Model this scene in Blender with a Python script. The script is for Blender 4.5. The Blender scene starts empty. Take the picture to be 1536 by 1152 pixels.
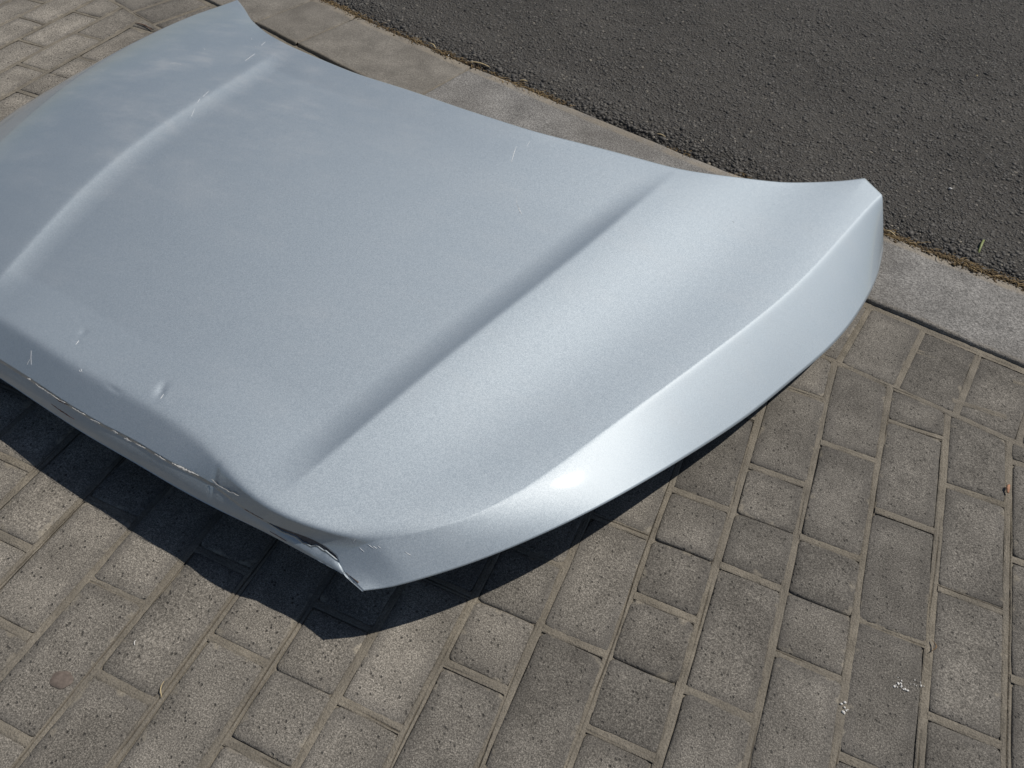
import bpy, bmesh, math, random
import numpy as np
from mathutils import Matrix, Vector
from mathutils.bvhtree import BVHTree

# ------------------------------------------------------------------ camera, sky, sun, exposure
U = 0.1                                   # one layout unit (a paver's width with its joint) in metres
sc = bpy.context.scene
SUN = Vector((0.45, 0.44, 1.0)).normalized()
CAM = (9.1101, -6.4756, 10.2371)
CR = ((0.91551, -0.32638, 0.23519), (0.39993, 0.6751, -0.61992), (0.04355, 0.6616, 0.74859))
cd = bpy.data.cameras.new('camera'); cam = bpy.data.objects.new('camera', cd)
sc.collection.objects.link(cam); sc.camera = cam
cd.sensor_width = 36.0; cd.lens = 27.66; cd.clip_start = 0.02; cd.clip_end = 500
cam.matrix_world = Matrix.Translation(Vector(CAM) * U) @ Matrix(CR).to_4x4()

world = bpy.data.worlds.new('World'); sc.world = world; world.use_nodes = True
wn = world.node_tree
sky = wn.nodes.new('ShaderNodeTexSky'); sky.sky_type = 'NISHITA'; sky.sun_disc = False
sky.sun_elevation = math.asin(SUN.z); sky.sun_rotation = math.atan2(SUN.x, SUN.y)
sky.air_density = 1.0; sky.dust_density = 0.6; sky.ozone_density = 1.0
wn.nodes['Background'].inputs['Strength'].default_value = 0.055
wn.links.new(sky.outputs[0], wn.nodes['Background'].inputs['Color'])

sd = bpy.data.lights.new('sun', 'SUN'); sun = bpy.data.objects.new('sun', sd); sc.collection.objects.link(sun)
sd.energy = 4.0; sd.angle = math.radians(0.53); sd.color = (1.0, 0.935, 0.845)
sun.rotation_euler = SUN.to_track_quat('Z', 'Y').to_euler(); sun.location = (2, 2, 5)

sc.view_settings.view_transform = 'Standard'; sc.view_settings.look = 'None'
sc.view_settings.exposure = -0.30; sc.view_settings.gamma = 1.0

rng = np.random.default_rng(11); random.seed(11)
COL = sc.collection

# ------------------------------------------------------------------ helpers
def mesh_np(name, V, F, smooth=True, scale=U):
    """V (n,3) in layout units, F list/array of polygons"""
    me = bpy.data.meshes.new(name)
    V = np.asarray(V, float) * scale
    if isinstance(F, np.ndarray):
        k = F.shape[1]; n = len(F)
        me.vertices.add(len(V)); me.vertices.foreach_set('co', V.ravel())
        me.loops.add(n * k); me.loops.foreach_set('vertex_index', F.astype(np.int32).ravel())
        me.polygons.add(n); me.polygons.foreach_set('loop_start', np.arange(0, n * k, k, dtype=np.int32))
        me.update(calc_edges=True); me.validate()
    else:
        me.from_pydata(V.tolist(), [], F); me.update()
    if smooth: me.polygons.foreach_set('use_smooth', np.ones(len(me.polygons), bool))
    return me

def link(name, me, mat=None, parent=None, kind=None, label=None, cat=None, group=None):
    o = bpy.data.objects.new(name, me); COL.objects.link(o)
    if mat and me is not None and not me.materials: me.materials.append(mat)
    if parent: o.parent = parent
    if kind: o['kind'] = kind
    if label: o['label'] = label
    if cat: o['category'] = cat
    if group: o['group'] = group
    return o

def grid_faces(a, b):
    i, j = np.meshgrid(np.arange(a - 1), np.arange(b - 1), indexing='ij')
    v = (i * b + j).ravel()
    return np.c_[v, v + b, v + b + 1, v + 1]

def hash2(ix, iy, seed):
    h = (ix.astype(np.int64) * 374761393 + iy.astype(np.int64) * 668265263 + seed * 1442695041) & 0x7fffffff
    h = ((h ^ (h >> 13)) * 1274126177) & 0x7fffffff
    return ((h ^ (h >> 16)) & 0xffff) / 65535.0

def vnoise(x, y, seed=0):
    x = np.asarray(x, float); y = np.asarray(y, float)
    ix = np.floor(x); iy = np.floor(y); fx = x - ix; fy = y - iy
    fx = fx * fx * (3 - 2 * fx); fy = fy * fy * (3 - 2 * fy); ix = ix.astype(int); iy = iy.astype(int)
    a = hash2(ix, iy, seed); b = hash2(ix + 1, iy, seed); c = hash2(ix, iy + 1, seed); d = hash2(ix + 1, iy + 1, seed)
    return (a * (1 - fx) + b * fx) * (1 - fy) + (c * (1 - fx) + d * fx) * fy - 0.5

def fbm(x, y, seed=0, oct=4):
    v = 0; a = 1.0
    for k in range(oct):
        v = v + a * vnoise(np.asarray(x) * 2 ** k, np.asarray(y) * 2 ** k, seed + k * 7); a *= 0.5
    return v

_R = np.array(CR); _C = np.array(CAM)
def in_view(x, y, z=0.0, m=0.06):
    """is this point of the ground inside (or near) the photographed area - used to leave out what lies far outside it"""
    c = (np.array([x, y, z]) - _C) @ _R
    if c[2] > -0.1: return False
    px = c[0] / -c[2] * 27.66 / 36; py = c[1] / -c[2] * 27.66 / 36
    return abs(px) < 0.5 + m and abs(py) < 0.375 + m

# ------------------------------------------------------------------ materials
class NT:
    def __init__(s, name):
        s.m = bpy.data.materials.new(name); s.m.use_nodes = True; s.t = s.m.node_tree
        s.b = s.t.nodes['Principled BSDF']; s.out = s.t.nodes['Material Output']
    def n(s, typ, **kw):
        nd = s.t.nodes.new('ShaderNode' + typ)
        for k, v in kw.items():
            if k.startswith('_'): setattr(nd, k[1:], v)
            else:
                key = int(k[1:]) if k[0] == 'i' and k[1:].isdigit() else k.replace('__', ' ')
                s.set(nd.inputs[key], v)
        return nd
    def set(s, inp, v):
        if isinstance(v, bpy.types.NodeSocket): s.t.links.new(v, inp)
        else: inp.default_value = v
    def p(s, **kw):
        for k, v in kw.items(): s.set(s.b.inputs[k.replace('__', ' ')], v)
    def math(s, op, a, b=0.0, clamp=False):
        nd = s.n('Math', _operation=op, _use_clamp=clamp, i0=a, i1=b); return nd.outputs[0]
    def ramp(s, fac, stops):
        nd = s.n('ValToRGB', Fac=fac); e = nd.color_ramp.elements
        while len(e) < len(stops): e.new(0.5)
        for el, (p, c) in zip(e, stops):
            el.position = p; el.color = (c, c, c, 1) if isinstance(c, (int, float)) else (*c, 1)
        return nd.outputs[0]
    def mix(s, fac, a, b, blend='MIX'):
        nd = s.n('Mix', _data_type='RGBA', _blend_type=blend); s.set(nd.inputs[0], fac)
        for i, v in ((6, a), (7, b)): s.set(nd.inputs[i], (*v, 1) if isinstance(v, tuple) and len(v) == 3 else v)
        return nd.outputs[2]
    def noise(s, vec, scale, detail=2.0, rough=0.5, out=0):
        return s.n('TexNoise', Vector=vec, Scale=scale, Detail=detail, Roughness=rough).outputs[out]
    def vor(s, vec, scale, feature='F1', out=0, rand=1.0):
        return s.n('TexVoronoi', _feature=feature, Vector=vec, Scale=scale, Randomness=rand).outputs[out]
    def bump(s, h, strength, dist, normal=None):
        nd = s.n('Bump', Strength=strength, Distance=dist, Height=h)
        if normal is not None: s.set(nd.inputs['Normal'], normal)
        return nd.outputs[0]

def mat_paver():
    k = NT('paver_concrete')
    geo = k.n('NewGeometry').outputs['Position']; oi = k.n('ObjectInfo')
    tc = k.n('TexCoord').outputs['Object']
    off = k.n('VectorMath', _operation='SCALE', i0=(37.0, 19.0, 11.0)); k.set(off.inputs['Scale'], oi.outputs['Random'])
    v = k.n('VectorMath', _operation='ADD', i0=tc, i1=off.outputs[0]).outputs[0]
    edge = k.n('Attribute', _attribute_name='edge', _attribute_type='GEOMETRY').outputs['Fac']
    wear = k.n('SeparateColor', Color=oi.outputs['Color'])      # red: worn / sandy, green: tone
    worn, tone = wear.outputs[0], wear.outputs[1]
    grain = k.noise(v, 560, 3, 0.7); grain2 = k.noise(v, 300, 2, 0.6)
    blotch = k.noise(v, 26, 3, 0.55); big = k.noise(geo, 2.2, 2, 0.5)
    pits = k.vor(v, 120); pitm = k.ramp(pits, [(0.13, 1.0), (0.26, 0.0)])
    pitsel = k.ramp(k.noise(v, 85, 1, 0.5), [(0.46, 0.0), (0.56, 1.0)])
    pit = k.math('MULTIPLY', pitm, pitsel)
    base = k.mix(tone, (0.100, 0.093, 0.082), (0.165, 0.154, 0.136))
    base = k.mix(k.ramp(blotch, [(0.3, 0.0), (0.7, 1.0)]), base, k.mix(0.40, base, (0.235, 0.220, 0.196)))
    base = k.mix(k.math('MULTIPLY', worn, 0.6), base, (0.285, 0.262, 0.226))
    g = k.ramp(grain, [(0.32, 0.40), (0.5, 0.95), (0.66, 1.95)])
    g2 = k.ramp(grain2, [(0.3, 0.72), (0.7, 1.25)])
    c = k.mix(1.0, base, g, 'MULTIPLY'); c = k.mix(1.0, c, g2, 'MULTIPLY')
    c = k.mix(k.math('MULTIPLY', pit, k.math('ADD', 0.5, k.math('MULTIPLY', worn, 0.45))), c, (0.045, 0.042, 0.038))
    pale = k.ramp(k.vor(k.n('VectorMath', _operation='ADD', i0=v, i1=(5.0, 3.0, 0.0)).outputs[0], 260), [(0.08, 1.0), (0.16, 0.0)])
    palesel = k.ramp(k.noise(v, 130, 1), [(0.54, 0.0), (0.62, 1.0)])
    c = k.mix(k.math('MULTIPLY', k.math('MULTIPLY', pale, palesel), 0.55), c, (0.50, 0.47, 0.42))
    # dark polished film along the rim, sand trodden onto the rim
    rim = k.math('MULTIPLY', k.ramp(edge, [(0.0, 1.0), (0.55, 0.5), (1.0, 0.0)]), k.ramp(k.noise(v, 18, 2), [(0.35, 0.2), (0.62, 1.0)]))
    c = k.mix(k.math('MULTIPLY', rim, 0.55), c, (0.085, 0.080, 0.074))
    sm = k.math('ADD', k.noise(geo, 30, 4, 0.6), k.math('MULTIPLY', edge, -0.28))
    sm = k.math('ADD', sm, k.math('MULTIPLY', worn, 0.06))
    sandm = k.ramp(sm, [(0.56, 0.0), (0.66, 1.0)])
    sandc = k.mix(k.ramp(k.noise(geo, 500, 2), [(0.3, 0.0), (0.7, 1.0)]), (0.20, 0.178, 0.142), (0.36, 0.328, 0.270))
    c = k.mix(k.math('MULTIPLY', sandm, 0.8), c, sandc)
    c = k.mix(0.6, c, k.mix(1.0, c, k.ramp(big, [(0.3, 0.6), (0.7, 1.35)]), 'MULTIPLY'))
    c = k.mix(0.5, c, k.mix(1.0, c, k.ramp(k.noise(v, 9, 3, 0.6), [(0.35, 0.55), (0.65, 1.4)]), 'MULTIPLY'))
    h = k.math('ADD', k.math('MULTIPLY', grain, 0.8), k.math('MULTIPLY', grain2, 0.9))
    h = k.math('SUBTRACT', h, k.math('MULTIPLY', pit, 1.6)); h = k.math('ADD', h, k.math('MULTIPLY', blotch, 0.3))
    k.p(Base__Color=c, Roughness=0.86, Normal=k.bump(h, 0.75, 0.0014)); k.b.inputs['Specular IOR Level'].default_value = 0.35
    return k.m

def mat_sand(name='joint_sand', a=(0.150, 0.133, 0.107), b=(0.310, 0.281, 0.230)):
    k = NT(name); g = k.n('NewGeometry').outputs['Position']
    n1 = k.noise(g, 480, 3, 0.65); n2 = k.noise(g, 22, 3, 0.55); n3 = k.noise(g, 5, 2)
    depth = k.n('Attribute', _attribute_name='dirt', _attribute_type='GEOMETRY').outputs['Fac']
    c = k.mix(k.ramp(n1, [(0.3, 0.0), (0.7, 1.0)]), a, b)
    c = k.mix(0.6, c, k.mix(1.0, c, k.ramp(n2, [(0.3, 0.55), (0.7, 1.3)]), 'MULTIPLY'))
    c = k.mix(k.ramp(n3, [(0.40, 0.0), (0.65, 0.7)]), c, k.mix(0.5, c, (0.16, 0.15, 0.135)))
    c = k.mix(depth, c, (0.055, 0.045, 0.034))
    h = k.math('ADD', n1, k.math('MULTIPLY', k.vor(g, 260), 0.5))
    k.p(Base__Color=c, Roughness=0.95, Normal=k.bump(h, 0.8, 0.002)); k.b.inputs['Specular IOR Level'].default_value = 0.2
    return k.m

def mat_kerb(name, grainy):
    k = NT(name); g = k.n('NewGeometry').outputs['Position']
    n1 = k.noise(g, 300, 3, 0.75); n2 = k.noise(g, 14, 3, 0.6); n3 = k.noise(g, 170, 2, 0.7); n4 = k.noise(g, 3.0, 2)
    if grainy: lo, hi, ct = (0.095, 0.093, 0.090), (0.385, 0.376, 0.360), 1.0
    else: lo, hi, ct = (0.150, 0.140, 0.124), (0.285, 0.268, 0.238), 0.55
    c = k.mix(k.ramp(n1, [(0.32, 0.0), (0.68, 1.0)]), lo, hi)
    c = k.mix(0.55, c, k.mix(1.0, c, k.ramp(n2, [(0.3, 0.6), (0.7, 1.35)]), 'MULTIPLY'))
    c = k.mix(0.5 * ct, c, k.mix(1.0, c, k.ramp(n3, [(0.3, 0.55), (0.7, 1.4)]), 'MULTIPLY'))
    st = k.n('Attribute', _attribute_name='rim', _attribute_type='GEOMETRY').outputs['Fac']
    c = k.mix(k.math('MULTIPLY', st, k.ramp(k.noise(g, 24, 3), [(0.3, 0.2), (0.6, 1.0)])), c, (0.34, 0.30, 0.24))
    c = k.mix(k.ramp(n4, [(0.45, 0.0), (0.62, 0.5)]), c, k.mix(0.6, c, (0.12, 0.108, 0.092)))
    h = k.math('ADD', k.math('MULTIPLY', n1, 1.0), k.math('MULTIPLY', n3, 1.4 * ct))
    k.p(Base__Color=c, Roughness=0.88, Normal=k.bump(h, 0.5 + 0.3 * ct, 0.0022)); k.b.inputs['Specular IOR Level'].default_value = 0.3
    return k.m

def mat_asphalt(name, stones):
    k = NT(name); g = k.n('NewGeometry'); pos = g.outputs['Position']
    if stones:
        r = g.outputs['Random Per Island']
        c = k.ramp(r, [(0.0, (0.038, 0.036, 0.034)), (0.55, (0.068, 0.065, 0.060)), (0.92, (0.108, 0.102, 0.093)), (0.99, (0.15, 0.138, 0.118)), (1.0, (0.30, 0.27, 0.22))])
        c = k.mix(0.5, c, k.mix(1.0, c, k.ramp(k.noise(pos, 900, 2), [(0.3, 0.6), (0.7, 1.4)]), 'MULTIPLY'))
        dust = k.ramp(k.noise(pos, 3.5, 3), [(0.38, 0.0), (0.7, 0.35)])
        c = k.mix(dust, c, (0.112, 0.106, 0.096))
        k.p(Base__Color=c, Roughness=0.62, Normal=k.bump(k.noise(pos, 700, 2), 0.5, 0.001))
    else:
        n1 = k.noise(pos, 330, 3, 0.7)
        c = k.mix(k.ramp(n1, [(0.35, 0.0), (0.7, 1.0)]), (0.036, 0.034, 0.031), (0.085, 0.079, 0.070))
        dust = k.ramp(k.noise(pos, 3.5, 3), [(0.38, 0.0), (0.7, 0.4)])
        c = k.mix(dust, c, (0.105, 0.098, 0.088))
        h = k.math('ADD', k.vor(pos, 190), k.math('MULTIPLY', n1, 0.8))
        k.p(Base__Color=c, Roughness=0.85, Normal=k.bump(h, 0.9, 0.004))
    return k.m

def mat_paint():
    k = NT('silver_metallic_paint'); g = k.n('NewGeometry'); pos = g.outputs['Position']
    flake = k.n('TexVoronoi', _feature='F1', Vector=pos, Scale=1000.0)
    fr = k.n('SeparateColor', Color=flake.outputs['Color'])
    n = k.noise(pos, 260, 2)
    dust = k.noise(pos, 7, 5, 0.62); dust2 = k.noise(k.n('Mapping', Vector=pos, Rotation=(0, 0, 0.9), Scale=(1.0, 3.2, 1.0)).outputs[0], 9, 4, 0.6)
    c = k.mix(fr.outputs[0], (0.408, 0.479, 0.541), (0.469, 0.538, 0.598))
    film = k.math('MULTIPLY', k.ramp(dust, [(0.40, 0.0), (0.66, 1.0)]), k.ramp(dust2, [(0.35, 0.0), (0.65, 1.0)]))
    # dried water marks and dust lie thickest on the far rear corner
    dist = k.n('VectorMath', _operation='DISTANCE', i0=pos, i1=(-0.38, 0.66, 0.15)).outputs['Value']
    film = k.math('MULTIPLY', film, k.math('ADD', 0.25, k.ramp(dist, [(0.15, 0.9), (0.62, 0.0)])), clamp=True)
    c = k.mix(k.math('MULTIPLY', film, 0.40), c, (0.66, 0.67, 0.68))
    # flakes lean this way and that
    nv = k.n('VectorMath', _operation='SUBTRACT', i0=flake.outputs['Color'], i1=(0.5, 0.5, 0.5)).outputs[0]
    nv = k.n('VectorMath', _operation='SCALE', i0=nv); nv.inputs['Scale'].default_value = 0.10
    nn = k.n('VectorMath', _operation='ADD', i0=g.outputs['Normal'], i1=nv.outputs[0]).outputs[0]
    nn = k.n('VectorMath', _operation='NORMALIZE', i0=nn).outputs[0]
    k.p(Base__Color=c, Metallic=0.72, Roughness=k.math('ADD', 0.665, k.math('MULTIPLY', film, 0.08)), Normal=nn)
    k.p(Coat__Weight=1.0, Coat__Roughness=k.math('ADD', 0.045, k.math('MULTIPLY', film, 0.15)), Coat__Normal=g.outputs['Normal'])
    k.b.inputs['Coat IOR'].default_value = 1.5
    gl = k.n('BsdfAnisotropic', Color=(0.95, 0.93, 0.90, 1.0), Roughness=0.46, Normal=nn)     # coarse bright flakes
    ms = k.n('MixShader', Fac=0.035); k.t.links.new(k.b.outputs[0], ms.inputs[1]); k.t.links.new(gl.outputs[0], ms.inputs[2])
    k.t.links.new(ms.outputs[0], k.out.inputs['Surface'])
    return k.m

def mat_plain(name, col, rough=0.8, metal=0.0, var=0.25, scale=300, bump=0.3):
    k = NT(name); g = k.n('NewGeometry').outputs['Position']; n = k.noise(g, scale, 3, 0.6)
    c = k.mix(1.0, col, k.ramp(n, [(0.3, 1 - var), (0.7, 1 + var)]), 'MULTIPLY')
    k.p(Base__Color=c, Roughness=rough, Metallic=metal, Normal=k.bump(n, bump, 0.001))
    return k.m

M_PAVER = mat_paver(); M_SAND = mat_sand(); M_KERB_G = mat_kerb('kerb_concrete_grainy', True); M_KERB_S = mat_kerb('kerb_concrete_smooth', False)
M_ASPH = mat_asphalt('asphalt_binder', False); M_STONE = mat_asphalt('asphalt_aggregate', True)
M_SOIL = mat_plain('dark_soil', (0.11, 0.095, 0.075), 0.95)
M_LITTER = mat_plain('dry_litter', (0.12, 0.085, 0.045), 0.9, var=0.6, scale=500)
M_STRAW = mat_plain('dry_straw', (0.52, 0.42, 0.24), 0.6, var=0.2)
M_GREEN = mat_plain('green_blade', (0.22, 0.26, 0.09), 0.5, var=0.2)
M_WHITE = mat_plain('white_chip', (0.72, 0.71, 0.68), 0.5, var=0.1)
M_CRACK = mat_plain('scratched_clearcoat', (0.66, 0.69, 0.72), 0.55, var=0.12)

# ------------------------------------------------------------------ the ground: layout curves of the kerb
KB = np.polyfit([-6.3, -4.94, -3.0, 4.0, 11.21, 12.6, 14.24], [11.35, 10.85, 10.38, 8.62, 7.03, 6.80, 6.50], 3)
def curve_y(x, off=0.0):
    x = np.asarray(x, float); xc = np.clip(x, -9.0, 15.5)
    y = np.polyval(KB, xc) + np.polyval(np.polyder(KB), xc) * (x - xc)
    return y
def kerb_pt(x, d):
    """point at distance d beyond the kerb's rear line (towards the road for d > 0)"""
    s = np.polyval(np.polyder(KB), np.clip(x, -9.0, 15.5)); n = np.array([-s, 1.0]) / math.hypot(s, 1)
    return np.array([x, float(curve_y(x))]) + n * d
KW = 2.32            # kerb width
BW = 1.97            # soldier course along the kerb
KZ = 0.085            # kerb above the pavers

# ground sheet reaching far beyond the frame
gv = [(-600, -600, -1.0), (600, -600, -1.0), (600, 600, -1.0), (-600, 600, -1.0)]
link('ground', mesh_np('ground', gv, [(0, 1, 2, 3)]), M_SOIL, kind='structure')

# paving bed
def strip_sheet(name, xs, d0, d1, nd, z, mat):
    V = []
    for x in xs:
        for d in np.linspace(d0, d1, nd):
            p = kerb_pt(x, d); V.append((p[0], p[1], z))
    return mesh_np(name, V, grid_faces(len(xs), nd))
xs = np.linspace(-60, 60, 121)
pavement = link('pavement', strip_sheet('pavement', xs, 0.05, -60, 12, -0.042, M_SOIL), M_SAND, kind='structure')

# ------------------------------------------------------------------ pavers
def poly_clip(poly, a, b, c):            # keep a*x + b*y <= c
    out = []
    for i in range(len(poly)):
        p, q = poly[i], poly[(i + 1) % len(poly)]
        fp, fq = a * p[0] + b * p[1] - c, a * q[0] + b * q[1] - c
        if fp <= 0: out.append(p)
        if fp * fq < 0:
            t = fp / (fp - fq); out.append((p[0] + t * (q[0] - p[0]), p[1] + t * (q[1] - p[1])))
    return out
def area(p): return 0.5 * sum(p[i][0] * p[(i + 1) % len(p)][1] - p[(i + 1) % len(p)][0] * p[i][1] for i in range(len(p)))

def inset(poly, d):
    """convex polygon, counter-clockwise, moved inwards by d"""
    n = len(poly); L = []
    for i in range(n):
        p, q = np.array(poly[i]), np.array(poly[(i + 1) % n]); e = (q - p) / (np.linalg.norm(q - p) + 1e-9)
        L.append((p + np.array([-e[1], e[0]]) * d, e))
    out = []
    for i in range(n):
        (p, e), (q, f) = L[i - 1], L[i]; det = e[0] * -f[1] + f[0] * e[1]
        if abs(det) < 1e-6: out.append(q); continue
        r = q - p; t = (r[0] * -f[1] + f[0] * r[1]) / det; out.append(p + e * t)
    return [tuple(o) for o in out]

def paver_mesh(poly, rnd):
    """block with a rounded, slightly chipped rim; poly = its outline about the origin"""
    segs = [max(1, int(np.linalg.norm(np.array(poly[(i + 1) % len(poly)]) - np.array(poly[i])) / 0.45)) for i in range(len(poly))]
    def ring(pl, r=0.07):
        pts = []; n = len(pl)
        for i in range(n):
            a, b, c = np.array(pl[i - 1]), np.array(pl[i]), np.array(pl[(i + 1) % n])
            la, lc = np.linalg.norm(a - b), np.linalg.norm(c - b); ea = (a - b) / la; ec = (c - b) / lc
            ra, rc = min(r, la * 0.3), min(r, lc * 0.3)
            pts += [b + ea * ra, b + (ea * ra + ec * rc) * 0.28, b + ec * rc]
            m = segs[i]
            for k in range(1, m): pts.append(b + (c - b) * k / m)
        return np.array(pts)
    n = len(ring(poly)); wmin = math.sqrt(abs(area(poly))) * 0.3
    jit = np.array([[rnd.gauss(0, 0.006), rnd.gauss(0, 0.006)] for _ in range(n)])
    def shrink(d): return ring(inset(poly, min(d, wmin)) if d > 0 else poly) + jit * (1 if d < 0.15 else 0.2)
    tops = [(shrink(0.0), -0.75, 0.0), (shrink(0.004), -0.075, 0.0), (shrink(0.012), -0.017, 0.0), (shrink(0.032), -0.004, 0.05), (shrink(0.09), 0.0, 0.28), (shrink(0.20), 0.002, 1.0)]
    V = []; edge = []
    for pts, z, e in tops:
        for q, p in enumerate(pts):
            V.append((p[0], p[1], z + (rnd.gauss(0, 0.006) if -0.7 < z < -0.004 else 0))); edge.append(e)
    F = []
    for k in range(len(tops) - 1):
        for i in range(n): F.append((k * n + i, k * n + (i + 1) % n, (k + 1) * n + (i + 1) % n, (k + 1) * n + i))
    F.append(tuple(range((len(tops) - 1) * n, len(tops) * n)))
    me = mesh_np('paver', V, F)
    at = me.attributes.new('edge', 'FLOAT', 'POINT'); at.data.foreach_set('value', np.array(edge, np.float32))
    me.materials.append(M_PAVER); return me

PL = 1.98; GAP = 0.080
def phase(c):
    ph = 0.10 if c % 2 == 0 else 1.09
    if c < 0: ph += 0.5 * min(1.0, -c / 9.0)
    return ph
CRACKED = {(9, 0), (9, -1), (10, 1), (11, 0), (7, -1), (-9, 3)}
rp = random.Random(5)
VARS = {}
def rect(hw, hl): return [(-hw, -hl), (hw, -hl), (hw, hl), (-hw, hl)]
for kind, hl in (('full', (PL - GAP) / 2), ('half', (PL - GAP) / 4 + 0.003)):
    VARS[kind] = [paver_mesh(rect((1 - GAP) / 2 + rp.uniform(-.012, .012), hl + rp.uniform(-.015, .010)), rp) for _ in range(7)]
items = []        # (mesh or None, polygon, x, y, rotation)
joints = []       # polylines of sand: (points, half width)
n_pav = 0
def wear_at(x, y):
    w = 0.80 - 0.075 * (x - 2.0) + rp.gauss(0, 0.16)           # the trodden lower-left is worn rougher and paler
    if y > 5: w -= 0.35
    return min(1.0, max(0.0, w))
FAR_V, FAR_F, FAR_E = [], [], []
def put_paver(me, x, y, rot=0.0, w=None):
    global n_pav
    if not any(in_view(x + a, y + b, m=0.10) for a in (-.5, 0, .5) for b in (-1, 0, 1)):   # beyond the frame: joined into one part
        v = np.zeros(len(me.vertices) * 3); me.vertices.foreach_get('co', v); v = v.reshape(-1, 3) / U
        e = np.zeros(len(v)); me.attributes['edge'].data.foreach_get('value', e); ca, sa = math.cos(rot), math.sin(rot)
        v = np.c_[v[:, 0] * ca - v[:, 1] * sa + x, v[:, 0] * sa + v[:, 1] * ca + y, v[:, 2]]
        b0 = sum(len(q) for q in FAR_V); FAR_V.append(v); FAR_E.append(e)
        FAR_F.extend(tuple(i + b0 for i in pl.vertices) for pl in me.polygons); return
    o = bpy.data.objects.new('paver', me); COL.objects.link(o); o.parent = pavement
    o.location = (x * U, y * U, rp.gauss(0, 0.006) * U)
    o.rotation_euler = (rp.gauss(0, 0.0022), rp.gauss(0, 0.0022), rot + rp.gauss(0, 0.004))
    o.color = (wear_at(x, y) if w is None else w, min(1, max(0, rp.gauss(0.5, 0.30))), 0, 1); n_pav += 1

def border_y(x):                          # line where the field stops and the soldier course starts
    return float(kerb_pt(x, -BW)[1]) + float(np.polyval(np.polyder(KB), np.clip(x, -9, 15.5))) * (x - kerb_pt(x, -BW)[0])
for c in range(-18, 26):
    xc = c + 0.5; jx = rp.gauss(0, 0.012)
    for n in range(-8, 10):
        y1 = phase(c) + PL * n; y0 = y1 - PL; ym = (y0 + y1) / 2
        if not any(in_view(xc + a, ym + b, m=0.40) for a in (-.5, 0, .5) for b in (-1, 0, 1)): continue
        by = min(border_y(c), border_y(c + 1))
        if y0 > max(border_y(c), border_y(c + 1)) - 0.15: continue
        joints.append(([(c + 0.05, y1), (c + 0.95, y1)], 'x'))
        if y1 < by - 0.02:
            if (c, n) in CRACKED or (rp.random() < 0.05 and c < 8):
                h = (y1 - y0 - GAP) / 4
                for s in (-1, 1): put_paver(rp.choice(VARS['half']), xc + jx, ym + s * (h - 0.006), rp.choice((0, math.pi)))
            else: put_paver(rp.choice(VARS['full']), xc + jx, ym + rp.gauss(0, 0.012), rp.choice((0, math.pi)))
        else:                              # cut where the field meets the soldier course
            g = GAP / 2; poly = [(c + g, y0 + g), (c + 1 - g, y0 + g), (c + 1 - g, y1 - g), (c + g, y1 - g)]
            b0, b1 = border_y(c) - g, border_y(c + 1) - g
            sl = b1 - b0
            poly = poly_clip(poly, -sl, 1.0, b0 - sl * c)
            if len(poly) < 3 or area(poly) < 0.06: continue
            cx = sum(p[0] for p in poly) / len(poly); cy = sum(p[1] for p in poly) / len(poly)
            put_paver(paver_mesh([(p[0] - cx, p[1] - cy) for p in poly], rp), cx, cy)
    ys = [y for y in np.arange(-13.0, border_y(c) + 0.01, 0.12)]
    ys.append(border_y(c))
    joints.append(([(c, y) for y in ys if in_view(c, y, m=0.42)], 'y'))
# soldier course
def border_x(k): return 11.06 + 1.03 * k
for k in range(-28, 14):
    pa, pb = np.array([border_x(k), border_y(border_x(k))]), np.array([border_x(k + 1), border_y(border_x(k + 1))])
    def foot(x):
        s = float(np.polyval(np.polyder(KB), np.clip(x, -9, 15.5))); nn = np.array([-s, 1.0]) / math.hypot(s, 1)
        return np.array([x, border_y(x)]) + nn * (BW - 0.10)
    pc, pd = foot(border_x(k + 1)), foot(border_x(k)); pm = (pa + pb + pc + pd) / 4
    if not in_view(*pm, m=0.42): continue
    poly = inset([tuple(pa), tuple(pb), tuple(pc), tuple(pd)], GAP / 2)
    put_paver(paver_mesh([(p[0] - pm[0], p[1] - pm[1]) for p in poly], rp), pm[0], pm[1], w=rp.uniform(0.1, 0.35))
    m = 14; joints.append(([tuple(pa + (pd - pa) * i / m) for i in range(m + 1)], 'y'))
joints.append(([(x, border_y(x)) for x in np.arange(-16, 24, 0.12) if in_view(x, border_y(x), m=0.42)], 'y'))
joints.append(([tuple(kerb_pt(x, -0.075)) for x in np.arange(-16, 24, 0.12) if in_view(x, float(curve_y(x)), m=0.42)], 'k'))

me = mesh_np('paver_field', np.concatenate(FAR_V), FAR_F)
at = me.attributes.new('edge', 'FLOAT', 'POINT'); at.data.foreach_set('value', np.concatenate(FAR_E).astype(np.float32))
o = link('paver_field', me, M_PAVER, parent=pavement, kind='stuff'); o.color = (0.3, 0.5, 0, 1)

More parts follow.
